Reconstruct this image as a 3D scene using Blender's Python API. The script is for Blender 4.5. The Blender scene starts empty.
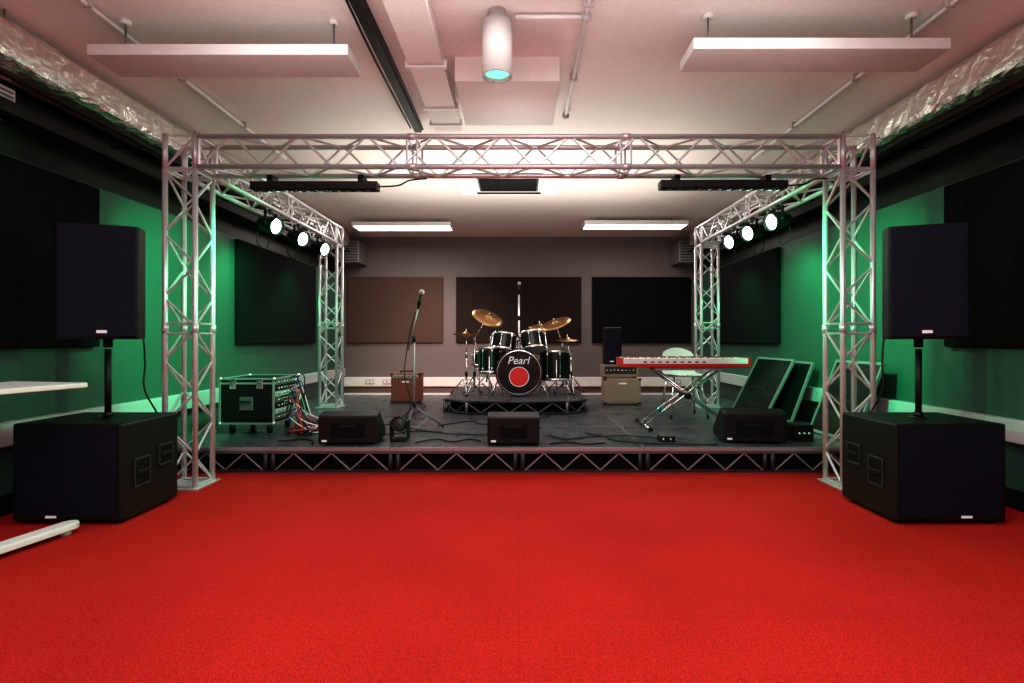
import bpy, bmesh, math, random
from mathutils import Vector, Matrix
random.seed(4)
D = bpy.data
scene = bpy.context.scene
V = Vector

# ---------------------------------------------------------------- materials
def mat(name, col, rough=0.5, metal=0.0, emit=None, estr=0.0, bump=0.0, bscale=60.0, var=0.0, spec=0.5, stretch=None):
    m = D.materials.new(name); m.use_nodes = True
    nt = m.node_tree; b = nt.nodes['Principled BSDF']
    c = (col[0], col[1], col[2], 1)
    b.inputs['Base Color'].default_value = c
    b.inputs['Roughness'].default_value = rough
    b.inputs['Metallic'].default_value = metal
    b.inputs['Specular IOR Level'].default_value = spec
    if emit:
        b.inputs['Emission Color'].default_value = (*emit, 1)
        b.inputs['Emission Strength'].default_value = estr
    if bump or var:
        tc = nt.nodes.new('ShaderNodeTexCoord')
        mp = nt.nodes.new('ShaderNodeMapping')
        if stretch: mp.inputs['Scale'].default_value = stretch
        n = nt.nodes.new('ShaderNodeTexNoise')
        n.inputs['Scale'].default_value = bscale
        n.inputs['Detail'].default_value = 3
        nt.links.new(tc.outputs['Object'], mp.inputs['Vector'])
        nt.links.new(mp.outputs['Vector'], n.inputs['Vector'])
        if bump:
            bp = nt.nodes.new('ShaderNodeBump'); bp.inputs['Strength'].default_value = bump
            bp.inputs['Distance'].default_value = 0.01
            nt.links.new(n.outputs['Fac'], bp.inputs['Height'])
            nt.links.new(bp.outputs['Normal'], b.inputs['Normal'])
        if var:
            r = nt.nodes.new('ShaderNodeValToRGB')
            r.color_ramp.elements[0].position = 0.35; r.color_ramp.elements[1].position = 0.65
            r.color_ramp.elements[0].color = (col[0]*(1-var), col[1]*(1-var), col[2]*(1-var), 1)
            r.color_ramp.elements[1].color = (min(1,col[0]*(1+var)), min(1,col[1]*(1+var)), min(1,col[2]*(1+var)), 1)
            nt.links.new(n.outputs['Fac'], r.inputs['Fac'])
            nt.links.new(r.outputs['Color'], b.inputs['Base Color'])
    return m

M_ceil = mat('ceiling_paint', (0.78,0.72,0.69), 0.5, bump=0.05, bscale=40, var=0.03)
M_white = mat('white_plastic', (0.8,0.8,0.8), 0.4, var=0.02, bscale=10)
M_can = mat('downlight_housing', (0.50,0.48,0.47), 0.45, var=0.02, bscale=10)
M_raft = mat('raft_white', (0.60,0.58,0.57), 0.6, var=0.03, bscale=15)
M_back = mat('wall_paint_grey', (0.145,0.115,0.115), 0.7, bump=0.05, bscale=80, var=0.05)
M_panel = mat('acoustic_fabric', (0.006,0.006,0.007), 0.95, bump=0.3, bscale=300, spec=0.1)
M_panelbr_lit = mat('acoustic_fabric_brown_lit', (0.085,0.052,0.042), 0.95, bump=0.3, bscale=300, var=0.15, spec=0.1)  # lit copy of the brown fabric; warm spotlight baked into the colour
M_panelbr_shade = mat('acoustic_fabric_brown_shaded', (0.022,0.015,0.014), 0.95, bump=0.3, bscale=300, var=0.15, spec=0.1)  # same brown fabric darkened, shade painted into its colour
M_black = mat('black_paint', (0.005,0.005,0.006), 0.5, bump=0.08, bscale=250, spec=0.3)
M_blackm = mat('black_matte', (0.005,0.005,0.006), 0.85, spec=0.15, var=0.1)
M_grille = mat('speaker_grille', (0.002,0.004,0.016), 0.6, bump=0.4, bscale=700, spec=0.25)
M_alu = mat('truss_aluminium', (0.72,0.72,0.76), 0.33, 0.55, bump=0.03, bscale=90, var=0.06)
M_chrome = mat('chrome', (0.85,0.85,0.87), 0.12, 1.0, var=0.03)
M_foil = mat('foil', (0.88,0.85,0.80), 0.25, 0.9, bump=1.0, bscale=30, var=0.1)
M_red = mat('red_lacquer', (0.55,0.015,0.02), 0.3, var=0.05)
M_redface = mat('red_drum_logo', (0.75,0.02,0.02), 0.4, var=0.03)
M_wrap = mat('drum_shell_black', (0.006,0.006,0.007), 0.30, var=0.1, spec=0.3)
M_head = mat('drum_skin', (0.7,0.7,0.68), 0.5, var=0.03)
M_bronze = mat('cymbal_bronze', (0.42,0.24,0.11), 0.38, 1.0, bump=0.1, bscale=40, var=0.15)
M_beige = mat('amp_grille_cloth', (0.33,0.235,0.18), 0.8, bump=0.3, bscale=400, var=0.15)
M_ambrown = mat('amp_tolex_red', (0.24,0.06,0.036), 0.6, bump=0.2, bscale=200, var=0.1)
M_rubber = mat('rubber', (0.006,0.006,0.006), 0.6, var=0.1, spec=0.3)
M_grey = mat('grey_metal', (0.18,0.18,0.19), 0.4, 0.6, var=0.08)
M_edge = mat('stage_edge_metal', (0.38,0.38,0.40), 0.4, 0.6, var=0.08)
M_darkgrey = mat('dark_grey_metal', (0.03,0.03,0.032), 0.45, 0.3, var=0.08)
M_greylt = mat('grey_plastic', (0.45,0.45,0.46), 0.5, var=0.05)
M_frame = mat('panel_frame_grey', (0.16,0.16,0.165), 0.5, var=0.05)
M_diff = mat('diffuser_grey', (0.16,0.15,0.15), 0.5, var=0.05)
M_label = mat('label_white', (0.8,0.8,0.82), 0.4, emit=(0.8,0.85,1), estr=0.1)
M_lamp = mat('lamp_lens', (0.9,1,0.95), 0.3, emit=(0.62,1.0,0.80), estr=10)
M_teal = mat('downlight_lens', (0.2,0.7,0.55), 0.3, emit=(0.14,0.9,0.58), estr=1.2)
M_lin = mat('linear_lens', (1,1,1), 0.3, emit=(1.0,0.95,0.88), estr=5)
M_blue = mat('cable_blue', (0.05,0.12,0.5), 0.5, var=0.05)
M_gcab = mat('cable_green', (0.05,0.4,0.2), 0.5, var=0.05)
M_glass = mat('dark_glass', (0.006,0.007,0.007), 0.25, var=0.05)

def carpet():
    m = D.materials.new('carpet_red'); m.use_nodes = True
    nt = m.node_tree; b = nt.nodes['Principled BSDF']
    b.inputs['Roughness'].default_value = 0.95; b.inputs['Specular IOR Level'].default_value = 0.1
    tc = nt.nodes.new('ShaderNodeTexCoord')
    n1 = nt.nodes.new('ShaderNodeTexNoise'); n1.inputs['Scale'].default_value = 190; n1.inputs['Detail'].default_value = 2; n1.inputs['Roughness'].default_value = 0.9
    n2 = nt.nodes.new('ShaderNodeTexNoise'); n2.inputs['Scale'].default_value = 1.3; n2.inputs['Detail'].default_value = 4
    n3 = nt.nodes.new('ShaderNodeTexNoise'); n3.inputs['Scale'].default_value = 60; n3.inputs['Detail'].default_value = 3
    for n_ in (n1,n2,n3): nt.links.new(tc.outputs['Object'], n_.inputs['Vector'])
    r = nt.nodes.new('ShaderNodeValToRGB')
    r.color_ramp.elements[0].position = 0.34; r.color_ramp.elements[0].color = (0.15,0.003,0.003,1)
    r.color_ramp.elements[1].position = 0.66; r.color_ramp.elements[1].color = (0.72,0.036,0.026,1)
    mxn = nt.nodes.new('ShaderNodeMix'); mxn.data_type='FLOAT'; mxn.inputs[0].default_value=0.15
    nt.links.new(n1.outputs['Fac'], mxn.inputs[2]); nt.links.new(n3.outputs['Fac'], mxn.inputs[3])
    nt.links.new(mxn.outputs[0], r.inputs['Fac'])
    r2 = nt.nodes.new('ShaderNodeValToRGB')
    r2.color_ramp.elements[0].position = 0.3; r2.color_ramp.elements[0].color = (0.82,0.82,0.82,1)
    r2.color_ramp.elements[1].position = 0.6; r2.color_ramp.elements[1].color = (1,1,1,1)
    nt.links.new(n2.outputs['Fac'], r2.inputs['Fac'])
    mx = nt.nodes.new('ShaderNodeMix'); mx.data_type='RGBA'; mx.blend_type='MULTIPLY'; mx.inputs[0].default_value=1
    nt.links.new(r.outputs['Color'], mx.inputs[6]); nt.links.new(r2.outputs['Color'], mx.inputs[7])
    br = nt.nodes.new('ShaderNodeTexBrick'); br.offset=0
    br.inputs['Scale'].default_value = 1.0; br.inputs['Brick Width'].default_value=1.0; br.inputs['Row Height'].default_value=1.0
    br.inputs['Mortar Size'].default_value=0.004; br.inputs['Mortar Smooth'].default_value=0.6
    br.inputs['Color1'].default_value=(1,1,1,1); br.inputs['Color2'].default_value=(0.95,0.95,0.95,1); br.inputs['Mortar'].default_value=(0.88,0.88,0.88,1)
    nt.links.new(tc.outputs['Object'], br.inputs['Vector'])
    mx2 = nt.nodes.new('ShaderNodeMix'); mx2.data_type='RGBA'; mx2.blend_type='MULTIPLY'; mx2.inputs[0].default_value=1
    nt.links.new(mx.outputs[2], mx2.inputs[6]); nt.links.new(br.outputs['Color'], mx2.inputs[7])
    nt.links.new(mx2.outputs[2], b.inputs['Base Color'])
    return m
M_carpet = carpet()

def sidewall():
    m = D.materials.new('side_wall_paint'); m.use_nodes = True
    nt = m.node_tree; b = nt.nodes['Principled BSDF']
    b.inputs['Roughness'].default_value = 0.5
    b.inputs['Specular IOR Level'].default_value = 0.3
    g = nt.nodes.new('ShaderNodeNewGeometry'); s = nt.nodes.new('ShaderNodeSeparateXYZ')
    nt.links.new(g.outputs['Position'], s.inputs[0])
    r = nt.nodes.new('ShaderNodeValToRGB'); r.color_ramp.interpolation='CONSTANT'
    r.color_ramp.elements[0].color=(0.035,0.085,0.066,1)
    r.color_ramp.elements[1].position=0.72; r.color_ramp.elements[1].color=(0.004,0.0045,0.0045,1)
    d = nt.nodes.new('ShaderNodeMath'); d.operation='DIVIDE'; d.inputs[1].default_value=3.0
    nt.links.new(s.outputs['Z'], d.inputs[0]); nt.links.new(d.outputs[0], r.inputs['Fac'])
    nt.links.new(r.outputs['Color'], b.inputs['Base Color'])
    return m
M_side = sidewall()

def deckmat():
    m = D.materials.new('stage_deck_ply'); m.use_nodes = True
    nt = m.node_tree; b = nt.nodes['Principled BSDF']
    tc = nt.nodes.new('ShaderNodeTexCoord')
    n = nt.nodes.new('ShaderNodeTexNoise'); n.inputs['Scale'].default_value=5; n.inputs['Detail'].default_value=6
    nt.links.new(tc.outputs['Object'], n.inputs['Vector'])
    r = nt.nodes.new('ShaderNodeValToRGB')
    r.color_ramp.elements[0].position=0.3; r.color_ramp.elements[0].color=(0.045,0.049,0.062,1)
    r.color_ramp.elements[1].position=0.7; r.color_ramp.elements[1].color=(0.075,0.080,0.098,1)
    nt.links.new(n.outputs['Fac'], r.inputs['Fac']); nt.links.new(r.outputs['Color'], b.inputs['Base Color'])
    r2 = nt.nodes.new('ShaderNodeMapRange'); r2.inputs[3].default_value=0.20; r2.inputs[4].default_value=0.38
    nt.links.new(n.outputs['Fac'], r2.inputs[0]); nt.links.new(r2.outputs[0], b.inputs['Roughness'])
    return m
M_deck = deckmat()

# ---------------------------------------------------------------- mesh builder
class B:
    def __init__(s, name):
        s.name=name; s.v=[]; s.f=[]; s.mi=[]; s.sm=[]; s.mats=[]
    def m(s, mt):
        if mt not in s.mats: s.mats.append(mt)
        return s.mats.index(mt)
    def add(s, bm, mt, M=None, smooth=False):
        k=s.m(mt); o=len(s.v)
        bm.verts.ensure_lookup_table(); bm.verts.index_update()
        for v in bm.verts: s.v.append((M@v.co) if M else v.co.copy())
        for f in bm.faces:
            s.f.append([o+v.index for v in f.verts]); s.mi.append(k); s.sm.append(smooth)
        bm.free()
    def raw(s, verts, faces, mt, M=None, smooth=False):
        k=s.m(mt); o=len(s.v)
        for v in verts:
            v=V(v); s.v.append((M@v) if M else v)
        for f in faces: s.f.append([o+i for i in f]); s.mi.append(k); s.sm.append(smooth)
    def box(s, lo, hi, mt, bev=0, M=None, seg=2):
        lo=V(lo); hi=V(hi)
        bm=bmesh.new(); bmesh.ops.create_cube(bm,size=1)
        c=(lo+hi)/2; d=hi-lo
        for v in bm.verts: v.co=V((v.co.x*d.x+c.x, v.co.y*d.y+c.y, v.co.z*d.z+c.z))
        if bev: bmesh.ops.bevel(bm,geom=bm.edges[:],offset=bev,segments=seg,affect='EDGES',profile=0.5)
        s.add(bm,mt,M)
    def prism(s, poly, z0, z1, mt, M=None, bev=0):
        bm=bmesh.new()
        a=[bm.verts.new((p[0],p[1],z0)) for p in poly]; b=[bm.verts.new((p[0],p[1],z1)) for p in poly]
        n=len(poly)
        bm.faces.new(a[::-1]); bm.faces.new(b)
        for i in range(n): bm.faces.new((a[i],a[(i+1)%n],b[(i+1)%n],b[i]))
        bmesh.ops.recalc_face_normals(bm,faces=bm.faces)
        if bev: bmesh.ops.bevel(bm,geom=bm.edges[:],offset=bev,segments=2,affect='EDGES',profile=0.5)
        s.add(bm,mt,M)
    def tube(s, p, q, r, mt, seg=8, r2=None, M=None):
        p=V(p); q=V(q); d=q-p
        if d.length<1e-6: return
        if M: p=M@p; q=M@q; d=q-p
        bm=bmesh.new(); bmesh.ops.create_cone(bm,cap_ends=True,segments=seg,radius1=r,radius2=r if r2 is None else r2,depth=d.length)
        T=Matrix.Translation((p+q)/2)@d.to_track_quat('Z','Y').to_matrix().to_4x4()
        s.add(bm,mt,T,smooth=seg>6)
    def lathe(s, prof, mt, M, seg=24):
        vs=[];fs=[]
        n=len(prof)
        for i in range(seg):
            a=2*math.pi*i/seg
            for r,z in prof: vs.append((r*math.cos(a),r*math.sin(a),z))
        for i in range(seg):
            j=(i+1)%seg
            for k in range(n-1): fs.append((i*n+k,j*n+k,j*n+k+1,i*n+k+1))
        s.raw(vs,fs,mt,M,True)
    def sph(s, c, r, mt, sc=(1,1,1), M=None):
        bm=bmesh.new(); bmesh.ops.create_uvsphere(bm,u_segments=14,v_segments=9,radius=r)
        T=Matrix.Translation(V(c))@Matrix.Diagonal((*sc,1))
        s.add(bm,mt,(M@T) if M else T,True)
    def path(s, pts, r, mt, seg=6, closed=False):
        pts=[V(p) for p in pts]; n=len(pts); vs=[];fs=[]
        for i,p in enumerate(pts):
            t=(pts[min(i+1,n-1)]-pts[max(i-1,0)])
            if t.length<1e-9: t=V((0,0,1))
            q=t.to_track_quat('Z','Y')
            for k in range(seg):
                a=2*math.pi*k/seg
                vs.append(p+q@V((r*math.cos(a),r*math.sin(a),0)))
        for i in range(n-1):
            for k in range(seg):
                fs.append((i*seg+k,i*seg+(k+1)%seg,(i+1)*seg+(k+1)%seg,(i+1)*seg+k))
        s.raw(vs,fs,mt,None,True)
    def done(s, parent=None):
        me=D.meshes.new(s.name); me.from_pydata([tuple(v) for v in s.v],[],s.f)
        for m_ in s.mats: me.materials.append(m_)
        me.polygons.foreach_set('material_index',s.mi); me.polygons.foreach_set('use_smooth',s.sm)
        me.update()
        o=D.objects.new(s.name,me); scene.collection.objects.link(o)
        if parent: o.parent=parent
        return o

def smoothpts(ctrl, n=8):
    c=[V(p) for p in ctrl]; out=[]
    for i in range(len(c)-1):
        p0=c[max(i-1,0)];p1=c[i];p2=c[i+1];p3=c[min(i+2,len(c)-1)]
        for k in range(n):
            t=k/n
            out.append(0.5*((2*p1)+(-p0+p2)*t+(2*p0-5*p1+4*p2-p3)*t*t+(-p0+3*p1-3*p2+p3)*t**3))
    out.append(c[-1]); return out

# ---------------------------------------------------------------- room
XW=3.09; YB=9.3; YR=-3.0; ZC=2.86
def slab(name,lo,hi,mt):
    b=B(name); b.box(lo,hi,mt); return b.done()
slab('floor',(-XW-.1,YR-.1,-.1),(XW+.1,YB+.1,0),M_carpet)
slab('ceiling',(-XW-.1,YR-.1,ZC),(XW+.1,YB+.1,ZC+.1),M_ceil)
slab('wall_back',(-XW-.1,YB,0),(XW+.1,YB+.1,ZC),M_back)
slab('wall_front',(-XW-.1,YR-.1,0),(XW+.1,YR,ZC),M_ceil)
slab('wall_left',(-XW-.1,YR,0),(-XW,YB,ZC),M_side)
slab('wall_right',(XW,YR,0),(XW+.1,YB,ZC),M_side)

b=B('trim_1'); b.box((-XW,YB-.06,.24),(XW,YB,.40),M_white,.006)
for x in (-2.6,-2.3,2.0,2.75,-.9):
    b.box((x-.075,YB-.068,.275),(x+.075,YB-.058,.365),M_greylt,.003)
    for dx in(-.035,.035): b.box((x+dx-.02,YB-.071,.30),(x+dx+.02,YB-.066,.345),M_white,.002)
b.done()
for i,sx in ((2,-1),(3,1)):
    b=B('trim_%d'%i)
    x0,x1=sorted((sx*XW,sx*(XW-.07)))
    b.box((x0,YR,.42),(x1,YB-.07,.56),M_greylt,.006)
    b.done()
for nm,lo,hi in (('baseboard_back',(-XW,YB-.02,0),(XW,YB,.12)),('baseboard_left',(-XW,YR,0),(-XW+.02,YB-.02,.12)),('baseboard_right',(XW-.02,YR,0),(XW,YB-.02,.12))):
    b=B(nm); b.box(lo,hi,M_white if 'back' in nm else M_blackm,.003); b.done()

def apanel(lo,hi,mt=M_panel):
    b=B('acoustic_wall_panel'); b.box(lo,hi,mt,.012)
    return b.done()
apanel((-3.0,YB-.055,1.0),(-1.33,YB,2.15),M_panelbr_lit)
apanel((-1.1,YB-.055,1.0),(1.09,YB,2.15),M_panelbr_shade)
apanel((1.28,YB-.055,1.0),(3.0,YB,2.15),M_panel)  # brown panel in shadow, its shade painted as black
for sx in (-1,1):
    for (a,c) in ((1.7,3.85),(5.75,7.95)) if sx<0 else ((1.7,3.8),(6.25,8.3)):
        x0,x1=sorted((sx*XW,sx*(XW-.05)))
        apanel((x0,a,1.0),(x1,c,2.15))

# foil ducts
for sx in (-1,1):
    b=B('foil_air_duct'); ny=150; na=20; vs=[];fs=[]
    rng=random.Random(3+sx)
    for i in range(ny+1):
        y=.5+i*(YB-.7-.5)/ny
        rib=1-.05*(1 if (i%14)==0 else 0)
        for k in range(na):
            a=2*math.pi*k/na; ca,sa=math.cos(a),math.sin(a)
            rx=.15*abs(ca)**.45*(1 if ca>0 else -1); rz=.125*abs(sa)**.45*(1 if sa>0 else -1)
            j=rng.uniform(-.007,.007)
            vs.append((sx*(XW-.175)+rx*rib+j, y, 2.69+rz*rib+rng.uniform(-.007,.007)))
    for i in range(ny):
        for k in range(na): fs.append((i*na+k,i*na+(k+1)%na,(i+1)*na+(k+1)%na,(i+1)*na+k))
    b.raw(vs,fs,M_foil); 
    for i in range(0,5):
        y=1.2+i*1.7
        b.tube((sx*(XW-.175)-.1,y,2.80),(sx*(XW-.175)-.1,y,ZC),.006,M_grey); b.tube((sx*(XW-.175)+.1,y,2.80),(sx*(XW-.175)+.1,y,ZC),.006,M_grey)
    b.done()
    b=B('cable_tray')
    xx=sx*(XW-.12)
    xa,xb_=sorted((sx*(XW-.17),sx*(XW-.02)))
    b.box((xa,.5,2.36),(xb_,YB-.6,2.375),M_black)
    xa,xb_=sorted((sx*(XW-.18),sx*(XW-.17)))
    b.box((xa,.5,2.35),(xb_,YB-.6,2.42),M_black)
    for k in range(6):
        y=1+k*1.5
        xa,xb_=sorted((xx,sx*(XW-.003)))
        b.box((xa,y,2.33),(xb_,y+.04,2.36),M_blackm)
    for k,(dx,z) in enumerate(((.0,2.40),(.03,2.39),(-.03,2.395))):
        pts=[(xx+dx+rng.uniform(-.01,.01),.5+j*.4,z+rng.uniform(-.006,.01)) for j in range(20)]
        b.path(smoothpts(pts,3),.012,[M_rubber,M_grey,M_rubber][k])
    b.tube((sx*(XW-.30),.5,2.50),(sx*(XW-.30),YB-.6,2.50),.02,M_black)
    for k in range(6):
        b.tube((sx*(XW-.30),1+k*1.5,2.5),(sx*(XW-.003),1+k*1.5,2.5),.008,M_black)
    b.done()
    b=B('air_diffuser_box')
    x0,x1=sorted((sx*2.98,sx*2.66))
    b.box((x0,YB-.5,2.34),(x1,YB,2.70),M_diff,.01)
    for k in range(7): b.box((x0+.02,YB-.515,2.37+k*.046),(x1-.02,YB-.498,2.385+k*.046),M_darkgrey)
    b.done()
b=B('wall_vent_grille')
b.box((-XW,2.95,2.36),(-XW+.08,3.17,2.54),M_white,.005)
for k in range(6): b.box((-XW+.08,2.97,2.378+k*.026),(-XW+.088,3.15,2.388+k*.026),M_grey)
b.done()

def raft(x0,x1,y0,y1):
    b=B('ceiling_acoustic_raft')
    b.box((x0,y0,2.60),(x1,y1,2.66),M_raft,.004)
    for x in (x0+.12,x1-.12):
        b.tube((x,(y0+y1)/2,2.66),(x,(y0+y1)/2,ZC),.006,M_grey); b.tube((x,(y0+y1)/2,ZC-.02),(x,(y0+y1)/2,ZC),.03,M_white)
    b.tube((x0+.05,(y0+y1)/2,2.675),(x1-.05,(y0+y1)/2,2.675),.012,M_grey)
    b.done()
raft(-2.35,-.93,2.88,3.13); raft(.93,2.30,2.82,3.07)

b=B('ceiling_bulkhead')
b.box((-.41,3.38,2.70),(.26,4.08,ZC),M_ceil,.004)
b.done()
b=B('ceiling_duct_casing')
b.box((-.69,-.5,2.76),(-.47,4.35,ZC),M_ceil,.004)
for y in (3.3,3.9,4.2): b.box((-.71,y,2.75),(-.45,y+.03,2.80),M_white,.002)
b.done()
b=B('black_lighting_track')
b.box((-.875,-.5,2.79),(-.815,4.45,2.83),M_black,.003)
for y in (0,1.2,2.4,3.3,4.2): b.box((-.86,y,2.83),(-.83,y+.05,ZC),M_black)
b.path(smoothpts([(-.80,0,2.80),(-.79,1.2,2.78),(-.80,2.4,2.80),(-.785,3.3,2.785),(-.80,4.4,2.80)],6),.009,M_rubber)
b.path(smoothpts([(-.90,0,2.81),(-.90,1.2,2.80),(-.89,2.4,2.81),(-.90,3.3,2.80),(-.90,4.4,2.81)],6),.008,M_rubber)
b.done()
b=B('ceiling_conduit')
for x,yy in ((-2.29,5.2),(2.29,5.2),(.37,4.2)):
    b.tube((x,-.5,2.83),(x,yy,2.83),.012,M_white)
    for k in range(6):
        y=.4+k*.8; 
        if y<yy: b.box((x-.025,y,2.815),(x+.025,y+.02,ZC),M_greylt)
b.tube((-.02,2.92,2.83),(.37,2.92,2.83),.012,M_white)
b.sph((.37,2.92,2.83),.028,M_greylt); b.sph((.37,4.2,2.83),.03,M_greylt)
b.tube((-2.29,2.55,2.83),(-1.9,2.55,2.83),.012,M_white); b.sph((-2.29,2.55,2.83),.03,M_greylt)
b.tube((2.29,2.6,2.83),(2.29,2.6,2.78),.03,M_greylt)
b.done()

b=B('ceiling_downlight')
Mx=Matrix.Translation((-.12,2.92,0))
b.lathe([(.0,ZC),(.05,ZC),(.05,2.80),(.083,2.795),(.083,2.50),(.073,2.50),(.073,2.56),(.055,2.60)],M_can,Mx,32)
b.lathe([(.0,2.535),(.045,2.53),(.072,2.525)],M_teal,Mx,32)
for k in range(4):
    a=k*math.pi/2+.4
    b.tube((-.12+.07*math.cos(a),2.92+.07*math.sin(a),2.50),(-.12+.02*math.cos(a),2.92+.02*math.sin(a),2.53),.003,M_white)
b.done()

b=B('ceiling_air_conditioner')
b.box((-.70,5.55,2.815),(.48,6.45,ZC),M_white,.01)
b.box((-.46,5.72,2.808),(.22,6.28,2.817),M_grey,.003)
for k in range(12): b.box((-.44,5.74+k*.045,2.80),(.20,5.752+k*.045,2.812),M_blackm)
for y in (5.60,6.33): b.box((-.5,y,2.808),(.26,y+.06,2.816),M_blackm)
b.done()

def linear(x0,x1,y0,y1,z=2.72,name='linear_ceiling_light'):
    b=B(name)
    b.box((x0,y0,z),(x1,y1,z+.06),M_white,.005)
    b.box((x0+.02,y0+.02,z-.004),(x1-.02,y1-.02,z+.002),M_lin)
    for x in (x0+.2,x1-.2): b.tube((x,(y0+y1)/2,z+.06),(x,(y0+y1)/2,ZC),.005,M_grey)
    b.done()
linear(-2.45,-1.0,7.75,8.10); linear(.95,2.45,7.65,8.0)
linear(-2.2,-.8,-1.2,-.9); linear(.8,2.2,-1.2,-.9)

# ---------------------------------------------------------------- stage
ZS=.20; SX=2.98; Y0=4.2; Y1=8.2
b=B('portable_stage')
nx=6; ny=4; w=2*SX/nx
for i in range(nx):
    for j in range(ny):
        x=-SX+i*w; y=Y0+j*1.0
        b.box((x+.012,y+.012,ZS-.03),(x+w-.012,y+1-.012,ZS),M_deck)
        for lo,hi in (((x,y,ZS-.05),(x+w,y+.012,ZS+.001)),((x,y+.988,ZS-.05),(x+w,y+1,ZS+.001)),((x,y+.012,ZS-.05),(x+.012,y+.988,ZS+.001)),((x+w-.012,y+.012,ZS-.05),(x+w,y+.988,ZS+.001))):
            b.box(lo,hi,M_grey)
b.box((-SX,Y0-.012,ZS-.028),(SX,Y0,ZS),M_edge)
b.box((-SX,Y0-.006,.0),(SX,Y0+.02,.016),M_darkgrey)
for i in range(nx):
    x=-SX+i*w
    b.tube((x+.03,Y0+.02,0),(x+.03,Y0+.02,ZS-.04),.02,M_darkgrey,10); b.tube((x+w-.03,Y0+.02,0),(x+w-.03,Y0+.02,ZS-.04),.02,M_darkgrey,10)
    n=3
    for k in range(n):
        a=x+.05+k*(w-.1)/n; c=x+.05+(k+1)*(w-.1)/n; mid=(a+c)/2
        b.tube((a,Y0+.01,.018),(mid,Y0+.01,ZS-.05),.006,M_edge,6); b.tube((mid,Y0+.01,ZS-.05),(c,Y0+.01,.018),.006,M_edge,6)
b.box((-SX+.02,Y0+.10,0),(SX-.02,Y0+.12,ZS-.05),M_blackm)
for sx in(-1,1):
    b.box((sx*SX-.01,Y0,0),(sx*SX+.01,Y1,ZS-.04),M_blackm)
b.box((-SX,Y1-.02,0),(SX,Y1,ZS-.05),M_blackm)
b.done()

# ---------------------------------------------------------------- truss rig
b=B('box_truss_rig')
S=.25; CR=.019; BR=.0085
def truss(b,p,axis,L,s=S,pitch=.235,flip=0):
    p=V(p); ax=V((0,0,0)); ax[axis]=1
    o=[i for i in range(3) if i!=axis]; u=V((0,0,0)); u[o[0]]=1; w_=V((0,0,0)); w_[o[1]]=1
    c=CR
    cs=[p+u*c+w_*c, p+u*(s-c)+w_*c, p+u*(s-c)+w_*(s-c), p+u*c+w_*(s-c)]
    for q in cs: b.tube(q,q+ax*L,CR,M_alu,10)
    n=max(1,round(L/pitch)); st=L/n
    for fi in range(4):
        A=cs[fi]; C=cs[(fi+1)%4]
        for k in range(n):
            a0=A if (k+fi+flip)%2==0 else C; a1=C if (k+fi+flip)%2==0 else A
            b.tube(a0+ax*(k*st+.01),a1+ax*((k+1)*st-.01),BR,M_alu,6)
    for t in (0.01,L-.01):
        for fi in range(4): b.tube(cs[fi]+ax*t,cs[(fi+1)%4]+ax*t,BR*1.1,M_alu,6)
    m=int(L//1.6)
    for k in range(1,m+1):
        t=k*L/(m+1)
        for q in cs: b.tube(q+ax*(t-.03),q+ax*(t+.03),CR*1.25,M_alu,10)
        for fi in range(4):
            for dt in(-.035,.035): b.tube(cs[fi]+ax*(t+dt),cs[(fi+1)%4]+ax*(t+dt),BR,M_alu,6)
XO=2.51; YF=3.71; YBk=6.60; ZT=2.50
for sx in (-1,1):
    x0=-XO if sx<0 else XO-S
    truss(b,(x0,YF,.012),2,ZT-S-.012)
    truss(b,(x0,YF,ZT-S),2,S,pitch=.25)
    truss(b,(x0,YBk,ZS+.012),2,ZT-S-ZS-.012)
    truss(b,(x0,YBk,ZT-S),2,S,pitch=.25)
    truss(b,(x0,YF+S,ZT-S),1,YBk-YF-S)
    b.box((x0-.02,YF-.02,0),(x0+S+.02,YF+S+.02,.012),M_alu,.003)
    b.box((x0-.02,YBk-.02,ZS+.001),(x0+S+.02,YBk+S+.02,ZS+.013),M_alu,.003)
truss(b,(-XO+S,YF,ZT-S),0,2*(XO-S),pitch=.235)
b.done()

for cx,z in ((-1.48,2.165),(1.48,2.175)):
    b=B('led_bar_light')
    b.box((cx-.46,YF+.10,z-.03),(cx+.46,YF+.19,z+.03),M_black,.008)
    for k in range(12): 
        x=cx-.42+k*.076
        b.tube((x,YF+.145,z-.026),(x,YF+.145,z-.033),.028,M_glass,12)
    for dx in(-.33,.33):
        b.box((cx+dx-.02,YF+.13,z+.03),(cx+dx+.02,YF+.16,ZT-S+.0),M_black,.003)
        b.box((cx+dx-.02,YF+.13,ZT-S-.02),(cx+dx+.02,YF+.24,ZT-S-.002),M_black,.003)
    b.path(smoothpts([(cx+.46,YF+.145,z),(cx+.6,YF+.15,z+.01),(cx+.68,YF+.16,z+.05),(cx+.8,YF+.2,ZT-S-.01)],6),.006,M_rubber)
    b.done()

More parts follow.
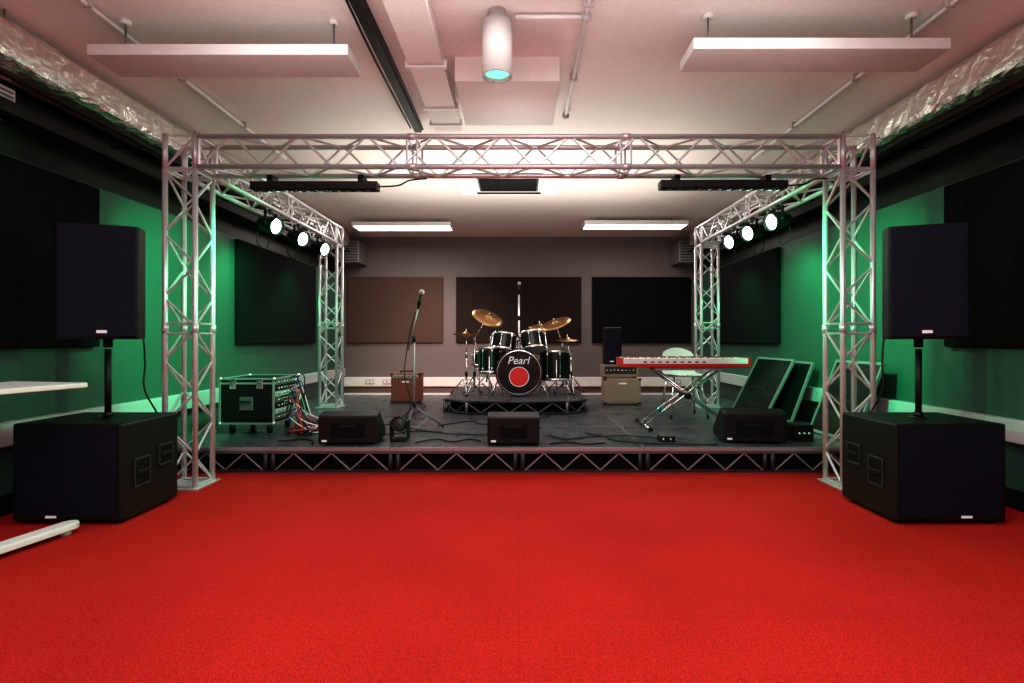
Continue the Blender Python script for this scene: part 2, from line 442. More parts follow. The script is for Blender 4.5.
def par(x,y,z,aim,sx):
    b=B('stage_par_light')
    d=(V(aim)-V((x,y,z))).normalized()
    M=Matrix.Translation((x,y,z))@d.to_track_quat('Z','Y').to_matrix().to_4x4()
    b.lathe([(0,-.12),(.05,-.115),(.07,-.08),(.078,0),(.082,.06),(.082,.085),(.074,.085),(.072,.06)],M_black,M,20)
    b.lathe([(0,.068),(.04,.066),(.066,.06)],M_lamp,M,20)
    P=V((x,y,z))
    for sg in(-1,1):
        b.box((x-.012,y+sg*.095-.003,z-.02),(x+.012,y+sg*.095+.003,ZT-S-.03),M_black)
        b.tube((x,y+sg*.075,z),(x,y+sg*.11,z),.014,M_black,10)
    b.box((x-.012,y-.098,ZT-S-.035),(x+.012,y+.098,ZT-S-.027),M_black)
    b.box((x-.02,y-.02,ZT-S-.028),(x+.02,y+.02,ZT-S-.001),M_darkgrey,.003)
    b.path(smoothpts([V((x,y,z))-d*.11,V((x-sx*.0,y,z-.18))-d*.16,V((x,y+.12,z-.22))-d*.12,V((x,y+.18,z-.02))-d*.1,V((x,y+.14,ZT-S-.02))],8),.006,M_rubber)
    b.done()
    return d
pl=[]
for sx,ys in ((-1,(4.88,5.50,6.12)),(1,(4.70,5.20,5.66))):
    for i,y in enumerate(ys):
        x=sx*2.29; z=2.11
        aim=V((-sx*2.2,y-1.5,.8)) if i==0 else V((-sx*1.2,y-1.6,1.0))
        d=par(x,y,z,aim,sx)
        pl.append((x,y,z,sx,d,i))

# ---------------------------------------------------------------- PA
def sub(x0,x1,y0,y1,h,inner):
    b=B('subwoofer')
    b.box((x0,y0,.02),(x1,y1,h),M_black,.012)
    b.box((x0+.03,y0-.008,.06),(x1-.03,y0+.004,h-.03),M_grille,.004)
    b.box((x0+.03,y0-.012,.02+.03),(x1-.03,y0+.002,.062),M_black,.003)
    lx=(x0+x1)/2+.08*(1 if inner<0 else -1)
    b.box((lx-.03,y0-.014,.045),(lx+.03,y0-.009,.058),M_label)
    X=x1 if inner>0 else x0; s=1 if inner>0 else -1
    for yy,zz,hh in ((y0+.16,.27,.16),(y1-.13,.33,.12)):
        a,c=sorted((X-s*.002,X+s*.006))
        b.box((a,yy-.06,zz-hh/2),(c,yy+.06,zz+hh/2),M_blackm,.003)
        a,c=sorted((X+s*.004,X+s*.018))
        b.box((a,yy-.05,zz-.012),(c,yy+.05,zz+.012),M_black,.004)
        for q in(-1,1):
            a,c=sorted((X,X+s*.010)); b.box((a,yy-.065,zz+q*hh/2-.006),(c,yy+.065,zz+q*hh/2+.006),M_darkgrey,.002)
            b.box((a,yy+q*.062-.005,zz-hh/2),(c,yy+q*.062+.005,zz+hh/2),M_darkgrey,.002)
    for fx in(x0+.06,x1-.06):
        for fy in (y0+.06,y1-.06): b.tube((fx,fy,0),(fx,fy,.025),.022,M_rubber,12)
    b.tube(((x0+x1)/2,(y0+y1)/2,h),((x0+x1)/2,(y0+y1)/2,h+.008),.045,M_darkgrey,16)
    b.done()
sub(-2.87,-2.25,3.0,3.5,.575,1); sub(2.13,2.76,3.0,3.5,.575,-1)

def top(cx,cy,th,W=.205):
    b=B('pa_speaker')
    z0,z1=1.055,1.725; dp=.36
    M=Matrix.Translation((cx,cy,0))@Matrix.Rotation(th,4,'Z')
    b.prism([(-W,0),(W,0),(W,.12),(W-.09,dp),(-W+.09,dp),(-W,.12)],z0,z1,M_black,M,.012)
    b.box((-W+.012,-.012,z0+.012),(W-.012,.004,z1-.012),M_grille,.008,M)
    if cx<0: b.box((.0,-.016,z0+.035),(.05,-.011,z0+.052),M_label,0,M)
    else: b.box((-.035,-.016,z0+.035),(.015,-.011,z0+.052),M_label,0,M)
    for sg in(-1,1):
        b.box((sg*(W-.02)-.004-.02*sg,.15,z0+.28),(sg*(W-.02)+.004-.02*sg,.24,z0+.44),M_blackm,.002,M)
    b.box((-.10,dp-.002,z0+.1),(.10,dp+.004,z1-.1),M_grey,.002,M)
    bx=M@V((0,.16,0))
    b.tube((bx.x,bx.y,.583),(bx.x,bx.y,z0-.06),.0175,M_black,14)
    b.tube((bx.x,bx.y,.583),(bx.x,bx.y,.61),.026,M_black,14); b.tube((bx.x,bx.y,z0-.05),(bx.x,bx.y,z0),.024,M_black,14)
    e=M@V((.0,.36,z0+.15)); s=1 if cx<0 else -1
    b.path(smoothpts([e,(e.x+s*.10,e.y+.05,1.1),(e.x+s*.14,e.y+.03,.9),(e.x+s*.14,e.y+.03,.72),(e.x+s*.20,e.y+.13,.45),(e.x+s*.23,e.y+.2,.012)],8),.006,M_rubber)
    b.done()
top(-2.45,3.08,math.radians(20)); top(2.38,3.08,math.radians(-20),.20)

b=B('white_flip_table')
M=Matrix.Translation((-2.41,2.965,0))@Matrix.Rotation(math.radians(-12),4,'Z')
b.box((-.52,-.62,.785),(0,0,.812),M_white,.006,M)
ox=.045
b.prism([(ox-.09,-.60),(ox,-.60),(ox,-.10),(ox-.015,-.07),(ox-.045,-.055),(ox-.075,-.07),(ox-.09,-.10)],.03,.066,M_white,M,.008)
for yy in(-.12,-.5): b.tube((ox-.045,yy,0.0),(ox-.045,yy,.032),.024,M_greylt,14,M=M)
b.tube((ox-.06,-.47,.05),(ox-.06,-.47,.785),.024,M_white,14,M=M)
b.box((-.47,-.50,.755),(-.01,-.44,.787),M_grey,.004,M)
b.box((-.47,-.49,.03),(ox-.06,-.45,.06),M_white,.004,M)
b.tube((-.45,-.47,0.0),(-.45,-.47,.785),.024,M_white,14,M=M)
b.done()

# ---------------------------------------------------------------- monitors
def wedge(cx,y,w,h,rot=0,dp=.36):
    b=B('stage_monitor_wedge')
    M=Matrix.Translation((cx,y,ZS+.001))@Matrix.Rotation(rot,4,'Z')
    prof=[(0,0.012),(dp,.012),(dp+.01,.08),(.12,h),(0,h-.03)]
    bm=bmesh.new()
    L=[bm.verts.new((-w/2,p[0],p[1])) for p in prof]; R=[bm.verts.new((w/2,p[0],p[1])) for p in prof]
    bm.faces.new(L); bm.faces.new(R[::-1])
    for i in range(5): bm.faces.new((L[i],R[i],R[(i+1)%5],L[(i+1)%5]))
    bmesh.ops.recalc_face_normals(bm,faces=bm.faces)
    bmesh.ops.bevel(bm,geom=bm.edges[:],offset=.012,segments=2,affect='EDGES',profile=.5)
    b.add(bm,M_black,M)
    b.box((-w/2+.10,-.006,.06),(w/2-.10,.003,h-.09),M_blackm,.003,M)
    b.box((-.07,-.012,.14),(.07,-.004,.165),M_black,.004,M)
    b.box((-w/2+.03,-.003,.03),(-w/2+.07,.002,.045),M_label,0,M)
    n=V((0,h-.08,dp+.01-.12)).normalized()
    p0=V((0,.12,h)); p1=V((0,dp+.01,.08)); 
    g0=p0+(p1-p0)*.06+n*.004; g1=p0+(p1-p0)*.94+n*.004
    b.raw([(-w/2+.03,g0.y,g0.z),(w/2-.03,g0.y,g0.z),(w/2-.03,g1.y,g1.z),(-w/2+.03,g1.y,g1.z)],[(0,1,2,3)],M_grille,M)
    for fx in(-w/2+.05,w/2-.05):
        for fy in(.05,dp-.05): b.tube((fx,fy,0),(fx,fy,.014),.015,M_rubber,10,M=M)
    b.done()
wedge(-1.38,4.27,.47,.265,.06); wedge(-.045,4.25,.42,.26,0); wedge(1.93,4.33,.50,.28,-.12)

b=B('floor_effect_light')
b.box((-1.075,4.42,ZS+.001),(-.945,4.60,ZS+.03),M_black,.005)
b.box((-1.085,4.44,ZS+.02),(-1.075,4.56,ZS+.17),M_black,.003); b.box((-.945,4.44,ZS+.02),(-.935,4.56,ZS+.17),M_black,.003)
M=Matrix.Translation((-1.01,4.50,ZS+.135))@Matrix.Rotation(math.radians(78),4,'X')
b.lathe([(0,-.07),(.05,-.065),(.062,0),(.062,.08),(.052,.08),(.05,.06)],M_black,M,20); b.lathe([(0,.062),(.052,.06)],M_glass,M,20)
b.done()

# ---------------------------------------------------------------- flight case
b=B('rack_flight_case')
x0,x1,y0,y1,z0,z1=-2.68,-2.20,4.75,5.28,ZS+.10,.70
b.box((x0,y0,z0),(x1,y1,z1),M_black,.004)
e=.009
for (X) in(x0,x1):
    for Y in(y0,y1): b.box((X-e,Y-e,z0-.002),(X+e,Y+e,z1+.002),M_edge,.003)
for Z in(z0,z1,z0+.36):
    for Y in(y0,y1): b.box((x0,Y-e*.8,Z-e),(x1,Y+e*.8,Z+e),M_edge,.003)
    for X in(x0,x1): b.box((X-e*.8,y0,Z-e),(X+e*.8,y1,Z+e),M_edge,.003)
for X in(x0,x1):
    for Y in(y0,y1):
        for Z in(z0,z1): b.sph((X,Y,Z),.022,M_chrome)
for X in (x0+.12,x1-.12):
    b.box((X-.03,y0-.014,z0+.31),(X+.03,y0-.002,z0+.40),M_chrome,.004); b.box((X-.008,y0-.022,z0+.33),(X+.008,y0-.012,z0+.375),M_grey,.002)
b.box((-.06+(x0+x1)/2,y0-.012,z0+.12),(.06+(x0+x1)/2,y0-.003,z0+.24),M_grey,.004)
b.tube(((x0+x1)/2-.045,y0-.025,z0+.2),((x0+x1)/2+.045,y0-.025,z0+.2),.008,M_rubber)
for k in range(7):
    z=z0+.03+k*.052
    b.box((x1-.002,y0+.03,z),(x1+.012,y1-.03,z+.046),[M_grey,M_greylt,M_black][k%3],.002)
    for j in range(7): b.tube((x1+.010,y0+.07+j*.06,z+.023),(x1+.022,y0+.07+j*.06,z+.023),.009,[M_chrome,M_gcab,M_greylt][(j+k)%3],8)
for X in(x0+.07,x1-.07):
    for Y in(y0+.08,y1-.08):
        b.box((X-.025,Y-.02,ZS+.05),(X+.025,Y+.02,z0),M_grey,.003); b.tube((X-.014,Y,ZS+.036),(X+.014,Y,ZS+.036),.035,M_rubber,14)
b.done()

b=B('cable_tangle')
rng=random.Random(11)
cm=[M_rubber,M_rubber,M_red,M_blue,M_white,M_rubber,M_gcab,M_rubber,M_white,M_red]
for k in range(26):
    st=V((-2.16,4.85+rng.uniform(-.05,.35),ZS+.15+rng.uniform(0,.35)))
    pts=[st,st+V((.08,-.02,.0)),V((-2.07+rng.uniform(-.02,.1),4.8+rng.uniform(-.1,.3),ZS+.15))]
    c=V((-1.94+rng.uniform(-.06,.08),4.85+rng.uniform(-.10,.25),0))
    for j in range(5):
        a=j*1.5+k; pts.append(V((c.x+.10*math.cos(a)*rng.uniform(.6,1.2),c.y+.14*math.sin(a)*rng.uniform(.6,1.2),ZS+.014+rng.uniform(0,.05))))
    b.path(smoothpts(pts,6),.006,cm[k%len(cm)],5)
b.done()
def cable(pts,mt=M_rubber,r=.006):
    b=B('stage_cable'); b.path(smoothpts([(p[0],p[1],ZS+.009) for p in pts],8),r,mt,5); b.done()
cable([(-1.7,4.75),(-1.5,4.82),(-1.2,4.72),(-.95,4.9),(-.6,4.75),(-.3,4.70),(-.05,4.68)])
cable([(-.8,5.2),(-.5,5.5),(-.35,5.3),(0,5.5),(.3,5.8),(.35,5.95)])
cable([(.6,4.8),(.75,4.62),(.8,4.45),(.95,4.36),(1.1,4.30),(1.4,4.27),(1.6,4.27)])
cable([(.25,4.68),(.4,4.5),(.6,4.6),(.9,4.66),(1.1,4.6),(1.2,4.52)])
cable([(-1.75,4.9),(-1.6,4.95),(-1.3,5.3),(-1.2,5.9),(-1.2,6.8),(-1.4,7.1)])
cable([(2.3,4.75),(2.4,4.85),(2.4,5.4),(2.45,5.5)])
cable([(-.85,4.35),(-.7,4.5),(-.55,4.38),(-.42,4.5),(-.32,4.4)],M_rubber,.007)
cable([(.25,4.3),(.4,4.36),(.55,4.28),(.7,4.34)],M_rubber,.007)
cable([(-2.0,4.4),(-1.85,4.5),(-1.72,4.42),(-1.68,4.3)],M_rubber,.007)
b=B('di_box'); b.box((1.17,4.40,ZS+.001),(1.30,4.50,ZS+.05),M_black,.006); b.box((1.18,4.41,ZS+.05),(1.29,4.49,ZS+.053),M_grey,.001)
for dx in(.03,.09): b.tube((1.17+dx,4.39,ZS+.025),(1.17+dx,4.40,ZS+.025),.011,M_chrome,10)
b.done()

# ---------------------------------------------------------------- mic stands
def tripod(b,x,y,z,r,h,mt,rt=.008,rot=.4):
    for k in range(3):
        a=rot+k*2*math.pi/3
        b.tube((x,y,z+h),(x+r*math.cos(a),y+r*math.sin(a),z+.014),rt,mt)
        b.sph((x+r*math.cos(a),y+r*math.sin(a),z+.015),.014,M_rubber)
        b.tube((x,y,z+h*.45),(x+r*.5*math.cos(a),y+r*.5*math.sin(a),z+h*.52),rt*.6,mt)
    b.tube((x,y,z+h-.02),(x,y,z+h+.04),.018,M_black,12)
def mic(b,p,d):
    d=V(d).normalized(); p=V(p)
    b.tube(p-d*.14,p,.010,M_black,12,r2=.017); b.tube(p-d*.10,p-d*.05,.02,M_rubber,12)
    b.sph(p+d*.022,.027,M_greylt)
b=B('microphone_stand')
x,y=-1.0,5.05
tripod(b,x,y,ZS,.28,.22,M_grey)
b.tube((x,y,ZS+.10),(x,y,1.06),.010,M_edge); b.tube((x,y,1.03),(x,y,1.09),.016,M_black,12)
b.tube((x-.06,y+.02,.95),(x+.055,y-.03,1.40),.008,M_edge)
mic(b,(x+.075,y-.04,1.48),(.25,-.1,1))
b.path(smoothpts([(x+.04,y-.02,1.36),(x-.02,y,1.2),(x-.07,y,.95),(x-.09,y,.7),(x-.03,y,.45),(x-.08,y-.02,.25),(x+.1,y-.1,ZS+.008),(x+.3,y-.2,ZS+.008)],8),.005,M_rubber)
b.done()

# ---------------------------------------------------------------- drum riser + kit
ZR=.36
b=B('drum_riser')
poly=[(-.60,6.05),(.55,6.05),(.80,6.25),(.80,7.75),(-.88,7.75),(-.88,6.25)]
b.prism(poly,ZR-.03,ZR,M_deck,bev=.003)
n=len(poly)
for i in range(n):
    a=V((*poly[i],0)); c=V((*poly[(i+1)%n],0))
    b.tube(a+V((0,0,ZR-.02)),c+V((0,0,ZR-.02)),.014,M_darkgrey); b.tube(a+V((0,0,ZS+.015)),c+V((0,0,ZS+.015)),.012,M_darkgrey)
    b.tube(a+V((0,0,ZS+.001)),a+V((0,0,ZR-.02)),.018,M_grey)
    L=(c-a).length; m=max(2,int(L/.16))
    for k in range(m):
        p=a+(c-a)*(k/m); q=a+(c-a)*((k+1)/m)
        b.tube(p+V((0,0,ZS+.02 if k%2 else ZR-.03)),q+V((0,0,ZR-.03 if k%2 else ZS+.02)),.006,M_grey,6)
b.prism([((p[0])*.93,6.9+(p[1]-6.9)*.9) for p in poly],ZS+.001,ZR-.03,M_blackm)
b.done()

kit=B('drum_kit'); b=kit
def drum(c,axis,r,L,lugs=8,front=M_head,back=M_head):
    d=V(axis).normalized(); M=Matrix.Translation(V(c))@d.to_track_quat('Z','Y').to_matrix().to_4x4()
    h=L/2
    b.lathe([(r,-h),(r,h)],M_wrap,M,32)
    for z,s_ in ((-h,-1),(h,1)):
        b.lathe([(r-.008,z+s_*.012),(r+.010,z+s_*.012),(r+.012,z-s_*.018),(r,z-s_*.018)],M_chrome,M,32)
    b.lathe([(0,h+.002),(r-.006,h+.002)],front,M,32); b.lathe([(0,-h-.002),(r-.006,-h-.002)],back,M,32)
    for k in range(lugs):
        a=2*math.pi*k/lugs+.2; ca,sa=math.cos(a),math.sin(a)
        p=V(((r+.012)*ca,(r+.012)*sa,0))
        b.tube(p+V((0,0,-h)),p+V((0,0,h)),.004,M_chrome,6,M=M)
        for q in(-.45,.45): b.tube(p+V((0,0,q*L-.025*(1 if q>0 else -1)-.02)),p+V((0,0,q*L-.025*(1 if q>0 else -1)+.02)),.011,M_chrome,8,M=M)
    return M
BY=6.62
Mb=drum((0,BY,ZR+.297),(0,-1,0),.270,.40,10,M_wrap,M_head)
b.lathe([(.258,.205),(.280,.215),(.288,.20),(.288,.17),(.272,.165)],M_wrap,Mb,36)
b.lathe([(.276,.217),(.279,.220),(.284,.215)],M_darkgrey,Mb,36)
Mr=Matrix.Translation((0.0,BY-.2025,ZR+.245))@V((0,-1,0)).to_track_quat('Z','Y').to_matrix().to_4x4()
b.lathe([(0,.003),(.115,.003)],M_redface,Mr,28); b.lathe([(.115,.004),(.122,.004)],M_label,Mr,28)
for sx in(-1,1): b.tube((sx*.24,BY-.1,ZR+.22),(sx*.36,BY-.22,ZR+.010),.009,M_chrome)
drum((-.20,BY+.02,1.0),(.12,.35,1),.155,.20,8)
drum((.17,BY+.02,1.02),(-.12,.35,1),.16,.21,8)
for sx in(-1,1):
    b.tube((sx*.035,BY+.03,ZR+.55),(sx*.035,BY+.03,.98),.012,M_chrome); b.tube((sx*.035,BY+.03,.95),(sx*.12,BY+.03,.98),.011,M_chrome)
drum((-.42,BY+.28,.78),(.05,.15,1),.18,.17,8)
drum((.47,BY+.20,.72),(0,.05,1),.20,.36,8)
drum((-.36,BY-.02,.79),(.0,.1,1),.14,.30,8)
for k in range(3):
    a=.5+k*2.1; b.tube((.47+.21*math.cos(a),BY+.20+.21*math.sin(a),.80),(.47+.22*math.cos(a),BY+.2+.22*math.sin(a),ZR+.004),.007,M_chrome)
    b.tube((-.36+.15*math.cos(a),BY-.02+.15*math.sin(a),.85),(-.36+.17*math.cos(a),BY-.02+.17*math.sin(a),ZR+.004),.007,M_chrome)
    b.tube((-.42,BY+.28,.6),(-.42+.2*math.cos(a+.7),BY+.28+.2*math.sin(a+.7),ZR+.01),.008,M_chrome)
b.tube((-.42,BY+.28,.5),(-.42,BY+.28,.70),.011,M_chrome)
def cym(c,axis,r,mt=M_bronze):
    d=V(axis).normalized(); M=Matrix.Translation(V(c))@d.to_track_quat('Z','Y').to_matrix().to_4x4()
    b.lathe([(.006,.030),(.02,.028),(.035,.012),(.045,.006),(r*.7,-.004),(r,-.014),(r,-.016),(r*.7,-.007),(.045,.003),(.006,.02)],mt,M,36)
    b.tube((0,0,.01),(0,0,.06),.008,M_chrome,8,M=M)
def stand(x,y,ztop,rot=.2,ofs=(0,0)):
    tripod(b,x,y,ZR+.002,.22,.25,M_chrome,.008,rot)
    b.tube((x,y,ZR+.08),(x,y,ztop-.25),.012,M_chrome); b.tube((x,y,ztop-.3),(x,y,ztop-.22),.017,M_chrome,10)
    b.tube((x,y,ztop-.26),(x+ofs[0],y+ofs[1],ztop),.008,M_chrome)
stand(-.56,BY+.05,1.34,.2,(.17,.0)); cym((-.39,BY+.05,1.34),(.45,-.55,1),.205)
stand(.56,BY+.18,1.27,.9,(-.10,.0)); cym((.46,BY+.18,1.27),(-.35,-.35,1),.21)
cym((.27,BY+.35,1.24),(-.05,-.2,1),.15); stand(.27,BY+.40,1.24,.9,(0,-.05))
stand(-.66,BY+.02,1.13,.6,(0,0)); cym((-.66,BY+.02,1.13),(0,0,1),.17); cym((-.66,BY+.02,1.115),(0,0,-1),.17)
stand(.66,BY+.10,1.06,.6,(-.05,0)); cym((.61,BY+.10,1.06),(0,-.1,1),.15)
b.lathe([(0,.84),(.15,.84),(.165,.82),(.165,.78),(.15,.765),(0,.765)],M_black,Matrix.Translation((.02,BY+.75,0)),24)
tripod(b,.02,BY+.75,ZR+.002,.20,.22,M_chrome,.01,.1); b.tube((.02,BY+.75,ZR+.1),(.02,BY+.75,.77),.014,M_chrome)
b.box((-.05,BY+.22,ZR+.001),(.05,BY+.50,ZR+.02),M_chrome,.004); b.tube((-.05,BY+.24,ZR+.01),(-.05,BY+.24,ZR+.2),.01,M_chrome)
b.tube((0,BY+.24,ZR+.2),(0,BY+.212,ZR+.3),.01,M_chrome)
kito=b.done()
cu=D.curves.new('drum_logo','FONT'); cu.body='Pearl'; cu.size=.13; cu.align_x='CENTER'; cu.extrude=.001; cu.shear=.25
cu.materials.append(M_label)
to=D.objects.new('drum_logo',cu); scene.collection.objects.link(to)
to.location=(-.01,BY-.2085,ZR+.40); to.rotation_euler=(math.pi/2,0,0); to.parent=kito

b=B('microphone_stand')
x,y=0.0,8.02
zt=1.05+57*y/530
tripod(b,x,y,ZS,.16,.2,M_grey); b.tube((x,y,ZS+.1),(x,y,zt-.18),.014,M_alu)
b.tube((x,y,1.35),(x,y,1.42),.02,M_black,12); mic(b,(x+.005,y,zt-.03),(.0,-.1,1)); 
b.done()

# ---------------------------------------------------------------- amps
def amp(name,x0,x1,y0,z0,h,dp,tolex,cloth,ctrl=True):
    b=B(name); b.box((x0,y0,z0+.012),(x1,y0+dp,z0+h),tolex,.012)
    ct=.07 if ctrl else .02
    b.box((x0+.025,y0-.006,z0+.035),(x1-.025,y0+.003,z0+h-ct),cloth,.003)
    if ctrl:
        b.box((x0+.025,y0-.006,z0+h-.06),(x1-.025,y0+.003,z0+h-.02),M_greylt,.002)
        n=7
        for k in range(n): 
            xx=x0+.06+k*(x1-x0-.12)/(n-1); b.tube((xx,y0-.018,z0+h-.04),(xx,y0-.004,z0+h-.04),.009,M_black,10)
    b.box(((x0+x1)/2-.05,y0-.010,z0+h-ct-.055),((x0+x1)/2+.05,y0-.005,z0+h-ct-.035),M_label,.001)
    for X in(x0,x1):
        for Z in (z0+.02,z0+h-.01): b.box((X-.006 if X==x0 else X-.03,y0-.006,Z-.015),(X+.03 if X==x0 else X+.006,y0+.02,Z+.012),M_black,.004)
    if ctrl:
        b.tube(((x0+x1)/2-.09,y0+dp/2,z0+h+.022),((x0+x1)/2+.09,y0+dp/2,z0+h+.022),.010,M_rubber)
        for q in(-.09,.09): b.box(((x0+x1)/2+q-.012,y0+dp/2-.012,z0+h-.002),((x0+x1)/2+q+.012,y0+dp/2+.012,z0+h+.026),M_black,.003)
    for X in(x0+.04,x1-.04):
        for Y in(y0+.04,y0+dp-.04): b.tube((X,Y,z0+.001),(X,Y,z0+.014),.014,M_rubber,10)
    b.done()
amp('guitar_amplifier',-1.73,-1.33,7.15,ZS,.40,.24,M_ambrown,M_ambrown)
amp('guitar_amplifier',1.12,1.60,6.95,ZS,.345,.26,M_beige,M_beige,False)
b=B('amplifier_head')
b.box((1.10,7.0,.563),(1.58,7.2,.725),M_beige,.012); b.box((1.13,6.995,.60),(1.55,7.003,.70),M_darkgrey,.002)
for k in range(8): b.tube((1.16+k*.05,6.98,.65),(1.16+k*.05,6.998,.65),.010,M_chrome,10)
for X in(1.14,1.54):
    for Y in (7.03,7.17): b.tube((X,Y,.546),(X,Y,.566),.012,M_rubber,8)
b.done()
b=B('column_speaker')
b.box((1.13,7.01,.726),(1.36,7.19,1.22),M_black,.012); b.box((1.145,7.0,.745),(1.345,7.012,1.205),M_grille,.004); b.box((1.2,6.996,.76),(1.25,7.001,.775),M_label)
b.done()

# ---------------------------------------------------------------- keyboard & stand
b=B('stage_keyboard')
kx0,kx1,ky0,ky1,kz=.98,2.20,5.02,5.36,.79
b.box((kx0,ky0,kz),(kx1,ky1,kz+.065),M_red,.008)
b.box((kx0+.01,ky0-.003,kz+.034),(kx1-.03,ky0+.17,kz+.085),M_white,.003)
b.box((kx0,ky0-.002,kz+.062),(kx0+.012,ky1,kz+.09),M_red,.002); b.box((kx1-.03,ky0-.002,kz+.05),(kx1,ky1,kz+.09),M_red,.004)
for k in range(14):
    b.tube((kx0+.09+k*.075,ky0+.08,kz+.08),(kx0+.09+k*.075,ky0+.08,kz+.1),.011,M_red,10)
nk=43; kw=(kx1-kx0-.07)/nk
for k in range(nk):
    b.box((kx0+.03+k*kw,ky0+.19,kz+.06),(kx0+.03+(k+1)*kw-.0015,ky1+.006,kz+.088),M_white,.001,seg=1)
    if k%7 not in(2,6) and k<nk-1: b.box((kx0+.03+(k+1)*kw-.007,ky0+.19,kz+.086),(kx0+.03+(k+1)*kw+.005,ky0+.28,kz+.098),M_black)
for k in range(9): b.box((kx0+.2+k*.07,ky0-.006,kz+.045),(kx0+.23+k*.07,ky0-.002,kz+.058),M_darkgrey)
b.done()
b=B('keyboard_stand')
for yy,s in((5.08,1),(5.30,1)):
    b.box((1.30,yy-.012,kz-.03),(1.95,yy+.012,kz-.001),M_greylt,.004)
for yy in (5.10,5.28):
    b.tube((1.30,yy,kz-.02),(2.05,yy,ZS+.03),.012,M_chrome,10)
    b.tube((1.95,yy+.03,kz-.02),(1.22,yy+.03,ZS+.03),.012,M_chrome,10)
for x in (1.22,2.05): 
    b.tube((x,4.92,ZS+.022),(x,5.46,ZS+.022),.014,M_chrome,10)
    for y in(4.92,5.46): b.tube((x,y-.02,ZS+.022),(x,y+.02,ZS+.022),.02,M_rubber,10)
b.tube((1.625,5.08,.51),(1.625,5.33,.51),.03,M_black,14)
b.done()

b=B('plastic_chair')
cx,cy=1.85,5.95; zs=ZS+.46
W=.21
def sheet(rows,mt,t=.006):
    vs=[];fs=[];n=len(rows[0])
    for r in rows: vs+=r
    m=len(rows)
    for i in range(m-1):
        for j in range(n-1): fs.append((i*n+j,i*n+j+1,(i+1)*n+j+1,(i+1)*n+j))
    b.raw(vs,fs,mt,None,True)
    b.raw([V(v)+V((0,.0,-.008)) for v in vs],[f[::-1] for f in fs],mt,None,True)
rows=[]
for i in range(9):
    t=i/8; row=[]
    for j in range(9):
        s=j/4-1
        wv=W*(1-.12*t)
        row.append((cx+s*wv, cy-.2+t*.42, zs+.02*s*s-.012*math.sin(math.pi*t)+(.02 if t>.9 else 0)))
    rows.append(row)
for i in range(1,8):
    t=i/7; row=[]
    for j in range(9):
        s=j/4-1; wv=W*(.88)*(1-.25*max(0,t-.6))
        row.append((cx+s*wv, cy+.22-.05*s*s+.08*t, zs+.04+t*.26-.05*s*s*(1 if t>.8 else 0)))
    rows.append(row)
sheet(rows,M_white)
for sx in(-1,1):
    b.tube((cx+sx*.14,cy-.12,zs-.005),(cx+sx*.20,cy-.20,ZS+.01),.011,M_chrome); b.tube((cx+sx*.14,cy+.14,zs-.005),(cx+sx*.20,cy+.24,ZS+.01),.011,M_chrome)
    b.tube((cx+sx*.14,cy-.12,zs-.012),(cx+sx*.14,cy+.14,zs-.012),.011,M_chrome)
    for q in(-.20,.24): b.tube((cx+sx*.20,cy+q,ZS+.001),(cx+sx*.20,cy+q,ZS+.03),.014,M_rubber,10)
b.tube((cx-.14,cy,zs-.014),(cx+.14,cy,zs-.014),.011,M_chrome)
b.done()

def lean(y0,y1,xb,xt,zt,zb=ZS+.004):
    b=B('leaning_framed_panel')
    p=V((xb,y0,zb)); u=V((0,y1-y0,0)); w_=V((xt-xb,0,zt-zb)); n=u.cross(w_).normalized()
    if n.x>0: n=-n
    def P(a,c,d): return p+u*a+w_*c+n*d
    def quadbox(a0,a1,c0,c1,d0,d1,mt):
        vs=[P(a,c,d) for d in(d0,d1) for c in(c0,c1) for a in(a0,a1)]
        b.raw(vs,[(0,1,3,2),(4,6,7,5),(0,4,5,1),(2,3,7,6),(0,2,6,4),(1,5,7,3)],mt)
    quadbox(.03,.97,.03,.97,0,.012,M_glass)
    f=.035; 
    quadbox(0,1,0,f,-.002,.02,M_frame); quadbox(0,1,1-f,1,-.002,.02,M_frame)
    quadbox(0,f,f,1-f,-.002,.02,M_frame); quadbox(1-f,1,f,1-f,-.002,.02,M_frame)
    quadbox(.3,.7,.45,.5,.012,.02,M_black)
    b.done()
lean(5.55,6.4,2.58,2.90,.84); lean(5.35,6.1,2.76,2.99,.82); lean(4.3,4.95,2.72,2.98,.86)
b=B('stage_box')
b.box((2.30,4.42,ZS+.001),(2.46,4.62,ZS+.14),M_black,.008)
for k in range(3): b.tube((2.34+k*.04,4.41,ZS+.07),(2.34+k*.04,4.422,ZS+.07),.013,M_chrome,10)
b.done()

# ---------------------------------------------------------------- lights
def area(name,loc,size,sy,energy,col,rot=(0,0,0)):
    l=D.lights.new(name,'AREA'); l.shape='RECTANGLE'; l.size=size; l.size_y=sy; l.energy=energy; l.color=col
    o=D.objects.new(name,l); o.location=loc; o.rotation_euler=rot; scene.collection.objects.link(o); return o
def point(name,loc,r,e,col):
    l=D.lights.new(name,'POINT'); l.energy=e; l.color=col; l.shadow_soft_size=r
    o=D.objects.new(name,l); o.location=loc; scene.collection.objects.link(o)
def spot(name,loc,aim,e,col,ang,blend=.7,r=.06):
    l=D.lights.new(name,'SPOT'); l.energy=e; l.color=col; l.spot_size=math.radians(ang); l.spot_blend=blend; l.shadow_soft_size=r
    o=D.objects.new(name,l); o.location=loc; o.rotation_euler=(V(aim)-V(loc)).to_track_quat('-Z','Y').to_euler(); scene.collection.objects.link(o)
area('linear_lamp_a',(-1.72,7.92,2.70),1.4,.3,26,(1,.90,.80))
area('linear_lamp_b',(1.7,7.82,2.70),1.4,.3,18,(1,.90,.80))
area('room_lamp_a',(-1.5,-1.05,2.70),1.4,.3,32,(1,.96,.94))
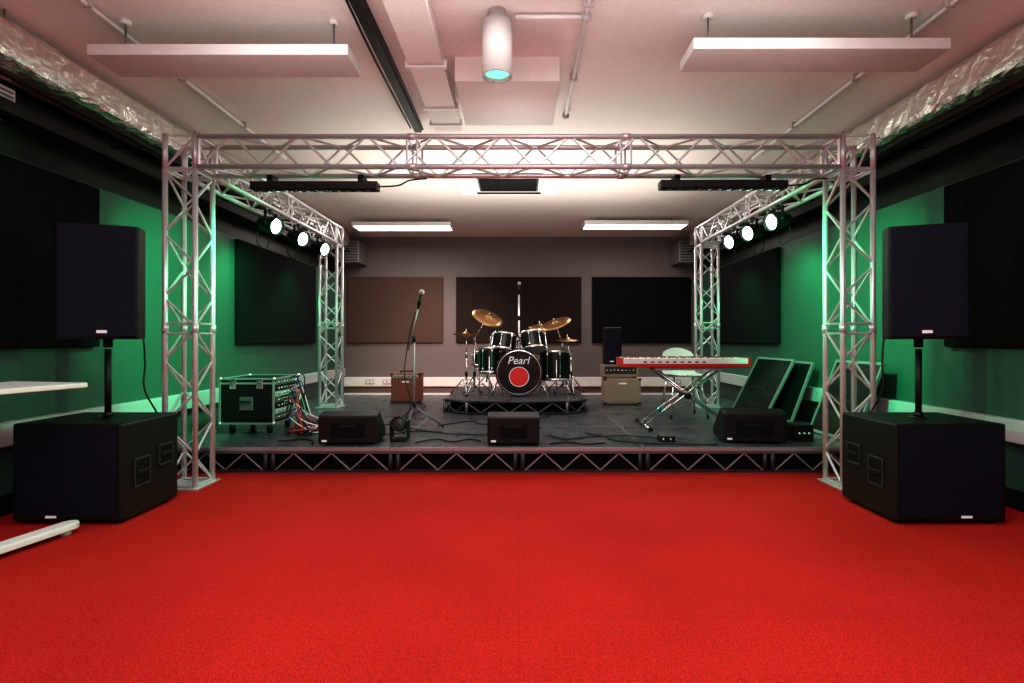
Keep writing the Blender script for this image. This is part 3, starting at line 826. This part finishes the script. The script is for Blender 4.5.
area('room_lamp_b',(1.5,-1.05,2.70),1.4,.3,32,(1,.96,.94))
area('room_lamp_c',(0,1.9,2.80),3.2,1.6,50,(1,.96,.95))
UP=(math.pi,0,0)
area('ceiling_fill_rear',(0,-.8,1.9),3.5,1.0,58,(1,.94,.93),UP)  # added unseen fill to brighten the ceiling, no such luminaire
area('ceiling_fill_mid',(0,2.2,2.2),3.5,.8,13,(1,.94,.92),UP)  # unseen ceiling fill, added without a fixture
area('ceiling_fill_stage',(0,5.8,2.15),3.6,1.8,34,(1,.92,.82),UP)  # added to lift the ceiling over the stage; unseen source
point('stage_center_fill',(0,5.2,1.9),.35,22,(1,.92,.86))  # unseen soft fill added in mid stage; nothing hangs here
spot('back_wall_wash',(-.6,6.0,2.3),(-1.2,9.3,.6),330,(1,.78,.68),56,1,.2)
GR=(.03,1,.38)
for (x,y,z,sx,d,i) in pl:
    p=V((x,y,z))+V(d)*.11
    if i==0: spot('par_beam',p,(-sx*3.05,3.3,.6),150,GR,46,.6,.03)
    else: spot('par_beam',p,(-sx*2.9,4.6,.7),45,GR,44,.8)
for sx in(-1,1):
    spot('led_bar_beam',(sx*1.5,3.95,2.09),(sx*3.09,4.8,1.2),270,GR,78,.9,.1)
    spot('side_wall_fill',(sx*2.62,5.4,2.15),(sx*3.09,6.1,.8),55,GR,120,.9,.1)  # added green fill for the side wall, no fixture at this spot
    spot('side_wall_fill',(sx*2.62,7.0,2.15),(sx*3.09,7.1,.6),30,GR,110,.9,.1)  # second added green fill, farther back along the wall
spot('downlight_beam',(-.12,2.92,2.5),(-.12,2.92,0),6,(.7,1,.9),80,.6)

w=D.worlds.new('world'); scene.world=w; w.use_nodes=True
w.node_tree.nodes['Background'].inputs[0].default_value=(.5,.5,.5,1); w.node_tree.nodes['Background'].inputs[1].default_value=.02

# ---------------------------------------------------------------- camera
c=D.cameras.new('camera'); c.sensor_width=36; c.lens=36*530/1024; c.shift_x=-7/1024; c.shift_y=1.5/1024*-1; c.clip_start=.05
co=D.objects.new('camera',c); co.location=(0,0,1.05); co.rotation_euler=(math.pi/2,0,0); scene.collection.objects.link(co)
scene.camera=co
scene.view_settings.view_transform='Standard'
scene.view_settings.look='Medium High Contrast'
scene.view_settings.exposure=0.3
